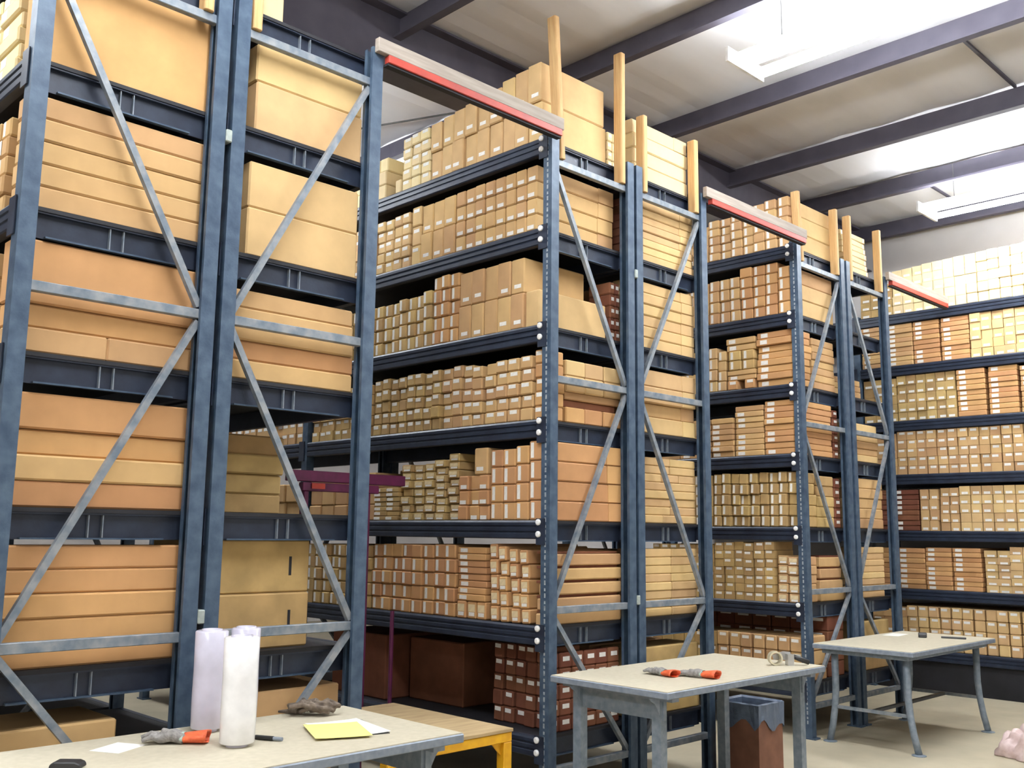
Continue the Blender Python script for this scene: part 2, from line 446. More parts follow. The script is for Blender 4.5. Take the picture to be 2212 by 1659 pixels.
aisle_tie(3.03, 4.42, 4.09, 'red beam with grey board spanning the aisle to the middle rack')
aisle_tie(6.18, 7.61, 4.142, 'red beam with grey board spanning the second aisle')
aisle_tie(9.49, 10.88, 4.232, 'small faded red beam reaching over to the wall rack')

# ------------------------------------------------------------------ cartons
SHELF = ['lowest', 'second', 'third', 'fourth', 'fifth', 'sixth', 'top']
RNAME = {1: 'leftmost rack', 2: 'second rack', 3: 'middle rack', 4: 'rack behind second table', 5: 'fifth rack', 6: 'sixth rack', 7: 'wall rack'}
REG = []
def add(kind, dx, dy, dz, loc, m, lab=None, rz=0.0, rx=0.0, label='', group='', cap=False, face=-1):
    REG.append(dict(kind=kind, d=(dx, dy, dz), loc=Vector(loc), m=m, lab=lab, rz=rz, rx=rx, label=label, group=group, cap=cap))

COLN = {}
DESC = {'strip': 'strip-labelled carton', 'card': 'white-labelled carton', 'cardlo': 'white-labelled carton', 'beige': 'beige-labelled carton', 'tall': 'tall carton', 'flat': 'flat carton', 'none': 'plain carton', 'side': 'strip-labelled carton'}
KIND = {'tall': 'tall_carton', 'flat': 'flat_carton', 'strip': 'strip_labelled_carton', 'card': 'white_labelled_carton', 'cardlo': 'white_labelled_carton', 'beige': 'beige_labelled_carton', 'none': 'plain_carton'}
def seg(rk, lv, y0, y1, nc, nr, H, style, m='tan', depth=0.8, dh=None, jx=0.018, jr=0.003, lean=0.0, z0=0.0, skip=(), face=None, miss=0.0, kind=None, tilt=0.0, xoff=0.0, cap=False, gap=0.0065, extra=None):
    if jr > 0.011: depth = min(depth, 0.32); gap = max(gap, 0.009)
    """a block of cartons on a shelf face: nc stacks from y0 (near) to y1 (far), nr rows, total height H"""
    X = RK[rk][0]+0.014+xoff
    z = LV[lv]+z0+0.0005
    wcol = (y1-y0)/nc
    for c in range(nc):
        key = (rk, lv)
        if z0 == 0:
            COLN[key] = COLN.get(key, 0)+1; cn = COLN[key]
        else:
            cn = COLN.get(key, 0)-nc+1+c
        n = nr[c] if isinstance(nr, (list, tuple)) else nr
        hh = (H[c] if isinstance(H, (list, tuple)) else H)
        if lv < 6: hh = min(hh, LV[lv+1]-LV[lv]-z0-0.121-abs(tilt)*wcol)
        hh /= n
        cx = random.uniform(-0.5, 0.5)*jx
        for r in range(n):
            if (c, r) in skip: continue
            h = hh-0.0028
            yc = y0+(c+0.5)*wcol+lean*(r+0.5)*1.0+random.uniform(-1, 1)*gap*0.4
            xj = cx+random.uniform(0, 1)*jx
            dpt = depth-random.uniform(0, 0.02)
            zb = z+r*hh
            rr = r+1+(0 if z0 == 0 else (extra or 0))
            lab = '%s, %s stack from corner post, %s row up, %s shelf, %s' % (DESC[style], ORD[cn], ORD[rr], SHELF[lv], RNAME[rk])
            add(kind or KIND[style], dpt, wcol-gap, h, (X+xj+dpt/2, yc, zb+abs(tilt)*wcol*0.55), m, style, random.uniform(-1, 1)*jr, tilt, lab, 'cartons on the %s shelf of the %s' % (SHELF[lv], RNAME[rk]), cap and c == 0)

# ---- rack 3, aisle face (middle of the picture)
def r3(*a, **k): seg(3, *a, **k)
# top shelf
r3(6, 4.285, 4.80, 4, 2, [0.55, 0.54, 0.53, 0.50], 'tall', 'pale', depth=0.66)
r3(6, 4.80, 5.43, 5, 2, [0.49, 0.48, 0.47, 0.46, 0.44], 'tall', 'pale', depth=0.7)
r3(6, 5.435, 5.765, 3, 5, [0.43, 0.43, 0.42], 'card', 'cream')
r3(6, 5.77, 5.845, 1, 1, 0.11, 'none', 'cream')
r3(6, 5.955, 6.6, 6, 3, 0.34, 'none', 'cream')
# sixth shelf
r3(5, 4.316, 5.125, 8, 4, 0.445, 'cardlo', 'tan', jx=0.006, depth=0.78, cap=True)
r3(5, 5.13, 5.515, 3, 2, 0.44, 'tall', 'tan')
r3(5, 5.52, 5.63, 1, 3, 0.45, 'card', 'pale')
r3(5, 5.645, 6.05, 4, 5, [0.43, 0.43, 0.42, 0.42], 'card', 'pale')
r3(5, 6.055, 6.85, 8, 5, 0.42, 'card', 'tan')
# fifth shelf
r3(4, 4.30, 4.43, 1, 1, 0.245, 'tall', 'pale', depth=0.68)
r3(4, 4.43, 5.08, 5, 2, 0.48, 'tall', 'tan', depth=0.6)
r3(4, 5.085, 5.36, 3, 5, 0.50, 'strip', 'orange', gap=0.005)
r3(4, 5.365, 6.04, 7, 4, [0.415, 0.40, 0.40, 0.40, 0.39, 0.39, 0.39], 'strip', 'olive', gap=0.005)
r3(4, 6.045, 6.85, 8, 4, 0.39, 'strip', 'olive')
# fourth shelf
r3(3, 4.258, 4.34, 1, 5, 0.455, 'card', 'orange', gap=0.004, depth=0.2)
r3(3, 4.345, 4.80, 4, 5, [0.425, 0.42, 0.42, 0.415], 'card', 'tan', gap=0.008, jr=0.012, jx=0.02)
r3(3, 4.805, 5.24, 4, 5, [0.41, 0.43, 0.44, 0.43], 'card', 'tan', gap=0.009, jr=0.02, jx=0.022, lean=0.003)
r3(3, 5.25, 6.04, 8, 5, [0.43, 0.42, 0.425, 0.43, 0.42, 0.415, 0.43, 0.42], 'card', 'olive', gap=0.006, jr=0.014, jx=0.02)
r3(3, 6.045, 6.85, 8, 5, 0.40, 'card', 'olive')
r3(3, 6.98, 8.2, 11, 4, 0.36, 'card', 'tan')
r3(3, 8.22, 9.4, 4, 4, 0.33, 'flat', 'pale')
# third shelf
r3(2, 4.25, 4.73, 4, 4, [0.50, 0.475, 0.46, 0.46], 'strip', 'orange', jx=0.005, jr=0.003, depth=0.80, cap=True)
r3(2, 4.735, 5.04, 3, 3, 0.30, 'cardlo', 'orange')
r3(2, 4.75, 4.885, 1, 1, 0.18, 'tall', 'tan', z0=0.301, extra=3)
r3(2, 5.05, 5.68, 5, [8, 8, 7, 7, 7], [0.46, 0.42, 0.40, 0.395, 0.40], 'beige', 'olive', gap=0.018, jr=0.03, jx=0.03)
r3(2, 5.69, 5.98, 2, 7, 0.24, 'flat', 'olive', gap=0.006, jr=0.02)
r3(2, 5.985, 6.85, 5, 3, 0.36, 'none', 'tan')
r3(2, 6.98, 8.4, 6, 2, 0.30, 'none', 'tan')
# second shelf
r3(1, 4.345, 4.70, 4, 5, [0.455, 0.46, 0.475, 0.49], 'beige', 'orange', gap=0.016, jr=0.01, lean=0.006, tilt=-0.05, depth=0.8)
r3(1, 4.755, 5.035, 3, 1, 0.115, 'beige', 'orange')
r3(1, 4.755, 5.035, 1, 8, 0.35, 'flat', 'orange', z0=0.116, extra=1)
r3(1, 5.05, 5.985, 8, 5, [0.48, 0.48, 0.475, 0.475, 0.475, 0.475, 0.475, 0.47], 'strip', 'orange', gap=0.006, jr=0.008)
r3(1, 5.99, 6.85, 8, 5, 0.46, 'strip', 'olive')
# lowest shelf: reddish cartons, shelf shade darkened into their colour
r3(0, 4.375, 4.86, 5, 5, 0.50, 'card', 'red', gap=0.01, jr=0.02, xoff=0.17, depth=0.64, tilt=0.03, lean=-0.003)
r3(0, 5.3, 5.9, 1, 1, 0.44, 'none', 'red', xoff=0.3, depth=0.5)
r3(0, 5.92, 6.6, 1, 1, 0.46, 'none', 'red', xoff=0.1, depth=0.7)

# ---- rack 5, aisle face
def r5(*a, **k): seg(5, *a, **k)
r5(6, 4.345, 4.46, 1, 5, 0.47, 'strip', 'tan', depth=0.13)
r5(6, 4.465, 5.19, 6, 5, [0.465, 0.45, 0.44, 0.42, 0.40, 0.40], 'strip', 'tan', gap=0.004)
r5(6, 5.195, 5.9, 6, 4, 0.36, 'strip', 'tan')
r5(5, 4.345, 4.47, 1, 4, 0.43, 'strip', 'orange', depth=0.13)
r5(5, 4.475, 4.86, 3, 5, 0.535, 'strip', 'orange')
r5(5, 4.865, 5.2, 3, 4, 0.42, 'strip', 'tan')
r5(5, 5.205, 5.9, 6, 4, 0.41, 'strip', 'tan')
r5(4, 4.345, 4.71, 1, 8, 0.50, 'flat', 'orange', jx=0.04, jr=0.03)
r5(4, 4.72, 5.02, 2, 1, 0.09, 'card', 'orange', gap=0.05)
r5(4, 4.72, 5.02, 1, 2, 0.09, 'flat', 'tan', z0=0.091, extra=1)
r5(4, 4.735, 5.0, 2, 2, 0.18, 'strip', 'olive', z0=0.182, extra=3)
r5(4, 4.72, 5.03, 1, 2, 0.12, 'flat', 'tan', z0=0.363, extra=5)
r5(4, 5.03, 5.22, 2, 4, [0.38, 0.42], 'strip', 'pale')
r5(4, 5.225, 5.9, 5, 4, 0.40, 'strip', 'pale')
r5(3, 4.345, 4.64, 1, 9, 0.48, 'flat', 'orange', depth=0.68)
r5(3, 4.65, 4.945, 1, 9, 0.455, 'flat', 'tan')
r5(3, 4.96, 5.2, 1, 7, 0.36, 'flat', 'tan')
r5(3, 5.21, 5.9, 2, 7, 0.36, 'flat', 'tan')
r5(2, 4.345, 5.2, 9, 5, [0.475, 0.48, 0.475, 0.48, 0.475, 0.47, 0.475, 0.48, 0.475], 'strip', 'olive', gap=0.01, jr=0.03, jx=0.03, tilt=0.05)
r5(2, 5.205, 5.9, 7, 5, 0.47, 'strip', 'olive')
r5(1, 4.35, 4.565, 2, 5, [0.39, 0.40], 'beige', 'tan', gap=0.008, jr=0.02)
r5(1, 4.575, 5.19, 6, 7, [0.515, 0.51, 0.50, 0.51, 0.505, 0.50], 'card', 'olive', gap=0.006, jr=0.012)
r5(1, 5.195, 5.9, 7, 6, 0.48, 'card', 'olive')
r5(0, 4.34, 5.18, 7, 3, 0.37, 'card', 'tan', gap=0.012, depth=0.42)
r5(0, 5.185, 5.9, 6, 3, 0.36, 'card', 'olive', depth=0.42)
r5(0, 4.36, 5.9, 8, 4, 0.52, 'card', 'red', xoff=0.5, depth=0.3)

# ---- rack 4: filled behind its end stacks
for lv in range(7):
    seg(4, lv, 4.62, 6.82, 4, 2, 0.45 if lv < 6 else 0.36, 'none', ('tan', 'olive')[lv % 2], depth=0.82)
# ---- rack 7 along the right wall
def r7(*a, **k): seg(7, *a, **k)
r7(6, 3.0, 4.9, 16, 5, [0.60-0.005*i if i < 12 else 0.54-0.008*(i-12) for i in range(16)], 'cardlo', 'cream', gap=0.006)
r7(6, 4.905, 5.3, 3, 4, 0.38, 'cardlo', 'olive')
r7(5, 3.0, 4.05, 9, 5, [0.50]*6+[0.52, 0.50, 0.49], 'cardlo', 'pale')
r7(5, 4.06, 4.37, 1, 9, 0.51, 'flat', 'orange')
r7(5, 4.385, 4.685, 1, 9, 0.51, 'flat', 'orange')
r7(5, 4.69, 5.3, 2, 9, 0.50, 'flat', 'tan')
r7(4, 3.0, 3.57, 2, 9, 0.50, 'flat', 'tan')
r7(4, 3.59, 3.89, 1, 9, 0.52, 'flat', 'orange')
r7(4, 3.92, 4.225, 1, 9, 0.52, 'flat', 'orange')
r7(4, 4.235, 4.9, 6, 5, 0.52, 'cardlo', 'olive')
r7(4, 4.905, 5.3, 3, 5, 0.50, 'cardlo', 'olive')
r7(3, 3.0, 4.93, 17, 5, 0.49, 'card', 'tan', gap=0.007, jr=0.012)
r7(3, 4.935, 5.3, 3, 5, 0.47, 'card', 'tan')
r7(2, 3.0, 4.26, 11, 5, 0.485, 'cardlo', 'pale', gap=0.008)
r7(2, 4.265, 4.48, 2, 5, 0.47, 'cardlo', 'tan', jr=0.02, gap=0.012)
r7(2, 4.49, 4.7, 2, 4, 0.46, 'cardlo', 'tan', jr=0.02, gap=0.012)
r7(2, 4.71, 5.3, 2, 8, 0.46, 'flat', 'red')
r7(1, 3.0, 4.04, 8, 6, [0.48]*6+[0.44, 0.44], 'cardlo', 'pale')
r7(1, 4.07, 4.37, 1, 9, 0.46, 'flat', 'orange')
r7(1, 4.38, 4.665, 1, 9, 0.46, 'flat', 'orange')
r7(1, 4.67, 5.3, 2, 8, 0.45, 'flat', 'orange')
r7(0, 3.0, 4.9, 16, 4, 0.47, 'card', 'pale', gap=0.012)
r7(0, 4.905, 5.3, 3, 4, 0.45, 'card', 'tan')

# ---- rack 1, left face (bright, left edge of the picture)
def r1(*a, **k): seg(1, *a, **k)
for lv, nr, st, mm in ((6, 4, 'flat', 'cream'), (5, 6, 'flat', 'cream'), (4, 5, 'strip', 'tan'), (3, 4, 'strip', 'tan'), (2, 4, 'strip', 'tan'), (1, 4, 'strip', 'tan')):
    r1(lv, 4.405, 5.2, 3 if st == 'flat' else 7, nr, 0.44, st, mm, depth=0.8)

# ---- end stacks: cartons seen from the side in the end frames
def stack(rk, lv, rows, y=0.10, wy=0.14, word1='long carton', word2='short carton', labs=False):
    """rows bottom-up: (height, x-from, x-to, y-offset, material, cap, pieces)"""
    X0, X1, Y = RK[rk]
    z = LV[lv]+0.0005
    n = len(rows)
    for i, rw in enumerate(rows):
        h, a, b, yoff, m, cap, pcs = (list(rw)+[0.0, 'tan', False, 1][len(rw)-3:])[:7] if len(rw) < 7 else rw
        pw = (b-a)/pcs
        for p in range(pcs):
            word = word1 if pcs == 1 else '%s, %s along' % (word2, ORD[p+1])
            lab = '%s, %s row up, %s shelf, end frame of %s' % (word, ORD[i+1], SHELF[lv], RNAME[rk])
            add('long_carton', pw-0.003, wy, h-0.0015, (X0+a+(p+0.5)*pw+random.uniform(-1, 1)*0.004, Y+y+yoff+wy/2+random.uniform(0, 0.004), z), m, 'side' if labs else None,
                random.uniform(-1, 1)*0.004, 0, lab, 'cartons in the end frame of the %s' % RNAME[rk], bool(cap))
        z += h
def rows(n, H, a, b, m='tan', cap=False, pcs=1, jy=0.0):
    return [(H/n, a, b, random.uniform(0, jy), m, cap, pcs) for _ in range(n)]
A1, B1 = 0.03, 0.835
stack(1, 5, [(0.46, A1, B1, 0, 'orange', False, 1)])
stack(1, 4, rows(5, 0.49, A1, B1, 'tan', jy=0.008), wy=0.13)
stack(1, 3, [(0.105, A1, B1, 0, 'tan', False, 2), (0.10, A1, B1, 0.012, 'orange', False, 1), (0.27, A1, B1, 0, 'orange', False, 1)])
stack(1, 2, [(0.108, A1, B1, 0.004, 'orange', False, 1), (0.105, A1, B1, 0, 'tan', False, 1), (0.105, A1, B1, 0.03, 'orange', False, 1), (0.15, A1, B1, 0.012, 'orange', False, 1)])
stack(1, 1, rows(5, 0.49, A1, B1, 'orange', jy=0.008))
stack(1, 6, rows(3, 0.45, A1, B1, 'pale'))
stack(1, 0, [(0.42, 0.03, 0.60, 0.02, 'tan', False, 1)], wy=0.4)
# behind the first stacks
A2, B2 = 0.17, 0.815
stack(2, 5, [(0.26, A2, B2, 0, 'pale', False, 1), (0.20, A2, B2, 0, 'pale', False, 1)], wy=0.5)
stack(2, 4, [(0.245, A2-0.01, B2, 0, 'pale', False, 1), (0.235, A2-0.01, B2, 0, 'pale', False, 1)], wy=0.5)
stack(2, 3, [(0.095, 0.03, B2, 0, 'tan', False, 1), (0.095, 0.05, B2, 0.006, 'orange', False, 1), (0.09, 0.03, B2, 0, 'tan', False, 1), (0.07, 0.05, B2, 0.004, 'tan', False, 1), (0.09, 0.03, B2, 0.01, 'tan', False, 1)], wy=0.5)
stack(2, 6, rows(3, 0.62, 0.12, 0.36, 'cream'), y=0.2, wy=0.3)
stack(2, 2, rows(4, 0.40, 0.05, 0.60, 'olive', jy=0.05), y=0.35, wy=0.5)
stack(2, 1, [(0.26, 0.05, 0.64, 0.0, 'olive', False, 1), (0.255, 0.05, 0.64, 0.01, 'olive', False, 1)], y=0.16, wy=0.5)
stack(2, 0, [(0.46, 0.2, 0.82, 0.02, 'tan', False, 1)], wy=0.4)
# back half of the third rack, seen past the shorter cartons
A3, B3 = 0.09, 0.82
stack(4, 6, [(0.115, A3, B3-0.05, 0, 'cream', False, 1), (0.115, A3, B3-0.06, 0.006, 'cream', False, 1), (0.11, A3, B3-0.05, 0, 'cream', False, 1), (0.11, A3, B3-0.06, 0.008, 'cream', True, 1)], wy=0.16)
stack(4, 5, rows(8, 0.46, 0.16, B3, 'pale', cap=True, jy=0.014), wy=0.16)
stack(4, 4, rows(6, 0.49, A3-0.04, B3, 'pale', cap=True, jy=0.01), wy=0.16)
stack(4, 3, [(0.12, A3-0.04, B3, 0, 'pale', True, 1), (0.10, A3-0.04, B3, 0.02, 'tan', True, 1), (0.12, A3-0.04, B3, 0.0, 'pale', True, 1), (0.12, A3-0.04, B3, 0.004, 'pale', True, 1)], wy=0.16)
for k, p in enumerate((2, 3, 2, 2, 3, 2, 2, 2)): pass
stack(4, 2, [(0.058, 0.20, B3, random.uniform(0, 0.012), 'pale', False, p) for p in (3, 2, 2, 2, 2, 3, 2, 2)], wy=0.16)
stack(4, 1, [(0.058, 0.20, B3, random.uniform(0, 0.012), 'pale', False, 2) for p in range(8)], wy=0.16)
stack(4, 0, [(0.17, 0.05, B3, 0, 'olive', False, 1), (0.28, 0.05, B3, 0.0, 'olive', False, 1)], wy=0.28)
# side views of the middle rack
stack(3, 3, [(0.105, 0.24, 0.80, 0.0, 'orange', False, 3), (0.05, 0.24, 0.78, 0.03, 'red', False, 1), (0.05, 0.24, 0.80, 0.012, 'tan', False, 1), (0.105, 0.24, 0.82, 0, 'pale', False, 3), (0.105, 0.24, 0.82, 0.004, 'pale', False, 3)], y=0.088, wy=0.05)
stack(3, 1, [q for k in range(5) for q in ((0.074, 0.03+0.012*k, 0.80, 0.0, 'tan', False, 1), (0.016, 0.06, 0.78, 0.02, 'red', False, 1))], y=0.09, wy=0.055, word1='layer of cartons and gap-shade strips')  # thin recessed red rows paint the dark gap shade between tan cartons
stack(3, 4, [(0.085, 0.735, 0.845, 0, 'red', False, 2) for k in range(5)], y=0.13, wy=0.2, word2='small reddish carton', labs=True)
stack(3, 6, [(0.07, 0.72, 0.84, 0, 'cream', False, 2) for k in range(4)], y=0.14, wy=0.2, word2='small cream carton', labs=True)
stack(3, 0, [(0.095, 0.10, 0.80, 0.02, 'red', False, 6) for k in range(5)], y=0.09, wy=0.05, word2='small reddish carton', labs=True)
stack(4, 5, [(0.057, 0.04, 0.15, 0, 'red', False, 1) for k in range(8)], y=0.11, wy=0.16, word1='reddish carton')
stack(4, 2, [(0.058, 0.10, 0.195, 0, 'orange', False, 1) for k in range(8)], y=0.11, wy=0.16, word1='orange carton')
stack(4, 1, [(0.058, 0.10, 0.195, 0, 'orange', False, 1) for k in range(8)], y=0.11, wy=0.16, word1='orange carton')
# side views of the fifth rack
stack(5, 6, [(0.16, 0.18, 0.82, 0, 'pale', False, 1), (0.16, 0.18, 0.82, 0, 'pale', False, 1), (0.14, 0.18, 0.82, 0.003, 'pale', False, 1)], y=0.088, wy=0.1)
stack(5, 5, [(0.15, 0.18, 0.80, 0, 'pale', False, 1), (0.14, 0.18, 0.80, 0, 'pale', False, 1), (0.14, 0.18, 0.80, 0.003, 'tan', False, 1)], y=0.088, wy=0.1)
stack(5, 4, rows(7, 0.47, 0.40, 0.80, 'tan', jy=0.012), y=0.09, wy=0.2)
stack(5, 2, rows(5, 0.46, 0.39, 0.70, 'olive', jy=0.008), y=0.09, wy=0.2)
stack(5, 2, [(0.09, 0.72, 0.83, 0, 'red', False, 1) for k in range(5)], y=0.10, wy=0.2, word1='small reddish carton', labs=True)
stack(5, 1, [q for k in range(4) for q in ((0.085, 0.39, 0.82-0.02*k, 0.0, 'tan', False, 1), (0.014, 0.41, 0.78, 0.02, 'red', False, 1))], y=0.09, wy=0.2)  # thin red layers colour in the shadowed gaps between the cartons
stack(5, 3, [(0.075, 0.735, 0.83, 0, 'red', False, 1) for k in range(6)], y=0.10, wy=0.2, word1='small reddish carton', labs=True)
# sixth rack
stack(6, 5, rows(3, 0.20, 0.2, 0.5, 'tan'), y=0.5)
stack(6, 4, rows(4, 0.24, 0.1, 0.8, 'tan', cap=True, jy=0.01), y=0.3)
stack(6, 3, [(0.07, 0.12, 0.72, 0, 'pale', False, 1), (0.06, 0.12, 0.72, 0.01, 'tan', False, 1), (0.07, 0.12, 0.72, 0, 'tan', False, 1), (0.08, 0.12, 0.72, 0, 'pale', False, 1), (0.09, 0.12, 0.72, 0.008, 'pale', False, 1)])
stack(6, 2, rows(5, 0.475, 0.1, 0.78, 'tan', jy=0.01))
stack(6, 1, rows(8, 0.47, 0.1, 0.75, 'pale', jy=0.01))
stack(6, 0, [(0.22, 0.06, 0.8, 0, 'olive', False, 1), (0.22, 0.06, 0.8, 0.01, 'olive', False, 1)])
# leaning pale flat cartons on top of the sixth rack
for i in range(7):
    add('long_carton', 0.50, 0.13, 0.055, (RK[6][0]+0.44, RK[6][2]+0.18+i*0.004, LV[6]+0.012+i*0.059), 'cream', 'ends', 0.02*(i % 3-1), 0, 'pale flat carton, %s from below, in leaning pile atop sixth rack' % ORD[i+1], 'pale flat cartons on the sixth rack')

# ---- build the cartons
mesh_cache = {}
def carton_mesh(d, m):
    key = (round(d[0]*250), round(d[1]*500), round(d[2]*1000), m)
    if key not in mesh_cache:
        bx = MB().box(-d[0]/2, d[0]/2, -d[1]/2, d[1]/2, 0, d[2])
        mesh_cache[key] = bx.mesh('cardboard_carton', m, bevel=min(0.008, d[2]*0.11))
    return mesh_cache[key]
lab_cache = {}
def label_mesh(w, h, m):
    key = (round(w*1000), round(h*1000), m)
    if key not in lab_cache:
        lab_cache[key] = MB().box(-0.0012, 0, -w/2, w/2, -h/2, h/2).mesh('paper_label', m)
    return lab_cache[key]
def labels_for(b):
    """list of (y, z, w, h, material) on the aisle face; the near side of the face is -Y"""
    dx, dy, dz = b['d']; s = b['lab']; R = random.random
    if s == 'strip': return [(dy*0.22+(R()-0.5)*0.008, dz*0.52, min(0.026, dy*0.26), dz*0.78, 'paper')]
    if s == 'card': return [((R()-0.5)*dy*0.2, dz*(0.76+0.06*(R()-0.5)), dy*0.62, min(0.026, dz*0.3), 'paper')] if R() > 0.06 else []
    if s == 'cardlo': return [((R()-0.5)*dy*0.12, dz*(0.22+0.05*(R()-0.5)), dy*0.62, min(0.026, dz*0.3), 'paper')] if R() > 0.05 else []
    if s == 'beige':
        h = dz*0.6
        return [(-dy*0.02, dz*0.62, dy*0.74, h*0.7, 'card'), (-dy*0.03, dz*0.27, dy*0.62, h*0.36, 'paper')]
    if s == 'tall': return [((R()-0.5)*dy*0.2, dz*(0.15+0.1*R()), dy*0.52, 0.026, 'paper')] if R() > 0.12 else []
    if s == 'flat': return [(dy*0.28, dz*0.5, 0.07, dz*0.62, 'paper')] if R() > 0.1 else []
    return []
def proj_size(b):
    d = b['loc']-EYE
    w_ = max(0.1, d.dot(fwd))
    x = 1106+FPX*d.dot(r2)/w_; y = 829.5-FPX*d.dot(u2)/w_
    vis = 1.0 if (-60 < x < 2272 and -60 < y < 1720) else 0.01
    # hidden far columns count less
    rr = FPX/w_
    far = b['loc'].y
    if b['loc'].x < 2.2 and b['kind'] != 'long_carton': vis *= 0.15 if far < 4.6 else 0.01
    if 4.4 < b['loc'].x < 5.3 and far > 6.1: vis *= 0.2
    if 7.6 < b['loc'].x < 8.6 and far > 5.2: vis *= 0.1
    if b['loc'].x > 10.9 and far > 4.95: vis *= 0.2
    return vis*rr*rr*b['d'][1]*b['d'][2]
bykind = {}
for b in REG: bykind.setdefault(b['kind'], []).append(b)
LIMIT = 300
NICE = {'strip_labelled_carton': 'small strip-labelled carton', 'white_labelled_carton': 'small white-labelled carton', 'beige_labelled_carton': 'small beige-labelled carton', 'plain_carton': 'plain carton', 'flat_carton': 'flat carton', 'tall_carton': 'tall carton', 'long_carton': 'long carton'}
for kind, lst in bykind.items():
    lst.sort(key=proj_size, reverse=True)
    for b in lst[:LIMIT]:
        o = inst(kind, carton_mesh(b['d'], b['m']), None, b['loc'], (b['rx'], 0, b['rz']))
        tag(o, b['label'], 'box', b['group'])
        dx, dy, dz = b['d']
        for (ly, lz, lw, lh, lm) in labels_for(b):
            inst('paper_label', label_mesh(lw, lh, lm), o, (-dx/2, ly, lz))
        if b['lab'] == 'side':
            MB().box(-dx*0.25, dx*0.3, -dy/2-0.0012, -dy/2, dz*0.45, dz*0.75).build('paper_label', 'paper', o)
        if b['lab'] == 'ends':
            for ex in (-dx/2+0.035, dx/2-0.035):
                c = MB().box(ex-0.014, ex+0.014, -dy/2-0.0012, -dy/2, 0.006, dz-0.006).build('paper_label', 'paper', o)
        if b['d'][2] > 0.25 and 'second shelf, end frame of second rack' in b['label']:
            MB().box(dx*0.30, dx*0.325, -dy/2-0.0012, -dy/2, dz*0.32, dz*0.68).build('hand_hole', 'deck', o)
        if b['cap']:
            e = 0.004
            cl = 0.16
            MB().box(dx/2-cl, dx/2+0.002, -dy/2-e, dy/2-0.004, e, dz-0.001).build('end_cap', b['m'], o, bevel=0.002)
    rest = lst[LIMIT:]
    if rest:
        mats = ['tan', 'orange', 'pale', 'olive', 'red', 'cream', 'paper', 'card']
        mb = MB()
        for b in rest:
            dx, dy, dz = b['d']
            T = Matrix.Translation(b['loc']) @ Matrix.Rotation(b['rz'], 4, 'Z') @ Matrix.Rotation(b['rx'], 4, 'X')
            mb.cur = mats.index(b['m'])
            mb.box(-dx/2, dx/2, -dy/2, dy/2, 0, dz, T)
            for (ly, lz, lw, lh, lm) in labels_for(b):
                mb.cur = mats.index(lm)
                mb.box(-dx/2-0.0012, -dx/2+0.002, ly-lw/2, ly+lw/2, lz-lh/2, lz+lh/2, T)
        o = mb.build(kind+'_rows', mats)
        tag(o, 'remaining rows of %ss filling the farther shelves' % NICE[kind], 'boxes', None, 'stuff')

# ------------------------------------------------------------------ work tables
def table_top(t, L, W, z, th=0.04):
    MB().box(-L/2, L/2, -W/2, W/2, z-th, z-0.004).build('edge_frame', 'tedge', t, bevel=0.004)
    MB().box(-L/2+0.006, L/2-0.006, -W/2+0.006, W/2-0.006, z-0.004, z).build('table_top', 'lam', t)
def straight_table(cx, cy, L, W, z, label):
    t = empty('work_table', (cx, cy, 0), label, 'table', 'grey work tables')
    table_top(t, L, W, z)
    for sx in (-1, 1):
        x = sx*(L/2-0.11)
        # apron panel between the two legs of one end
        MB().box(x-0.012, x+0.012, -W/2+0.10, W/2-0.10, z-0.17, z-0.04).build('end_apron', 'tleg', t)
        MB().box(x-0.03, x+0.03, -W/2+0.03, W/2-0.03, z-0.065, z-0.04).build('leg_head', 'tedge', t)
        for sy in (-1, 1):
            y = sy*(W/2-0.14)
            l = MB()
            l.prism([(x-0.028, y-0.03), (x+0.028, y-0.03), (x+0.028, y-0.024), (x-0.022, y-0.024), (x-0.022, y+0.024), (x+0.028, y+0.024), (x+0.028, y+0.03), (x-0.028, y+0.03)], 'z', 0.01, z-0.045)
            lg = l.build('leg', 'tleg', t)
            MB().box(x-0.045, x+0.045, y-0.045, y+0.045, 0, 0.01).build('foot', 'tleg', lg)
            # curved corner gusset
            for s2 in (1,):
                prof = [(x+sx*0.03, z-0.045), (x+sx*0.12, z-0.045), (x+sx*0.105, z-0.06), (x+sx*0.075, z-0.075), (x+sx*0.05, z-0.105), (x+sx*0.03, z-0.14)]
                if sx < 0: prof = prof[::-1]
                MB().prism(prof, 'y', y-0.028, y-0.022).build('gusset', 'tedge', lg)
    
    return t
TZ = 0.83
straight_table(1.98, 3.59, 1.74, 0.86, TZ, 'near grey work table carrying the white rolls of film')
straight_table(5.20, 3.665, 1.69, 0.85, TZ, 'middle grey work table with orange gloves and tape dispenser')
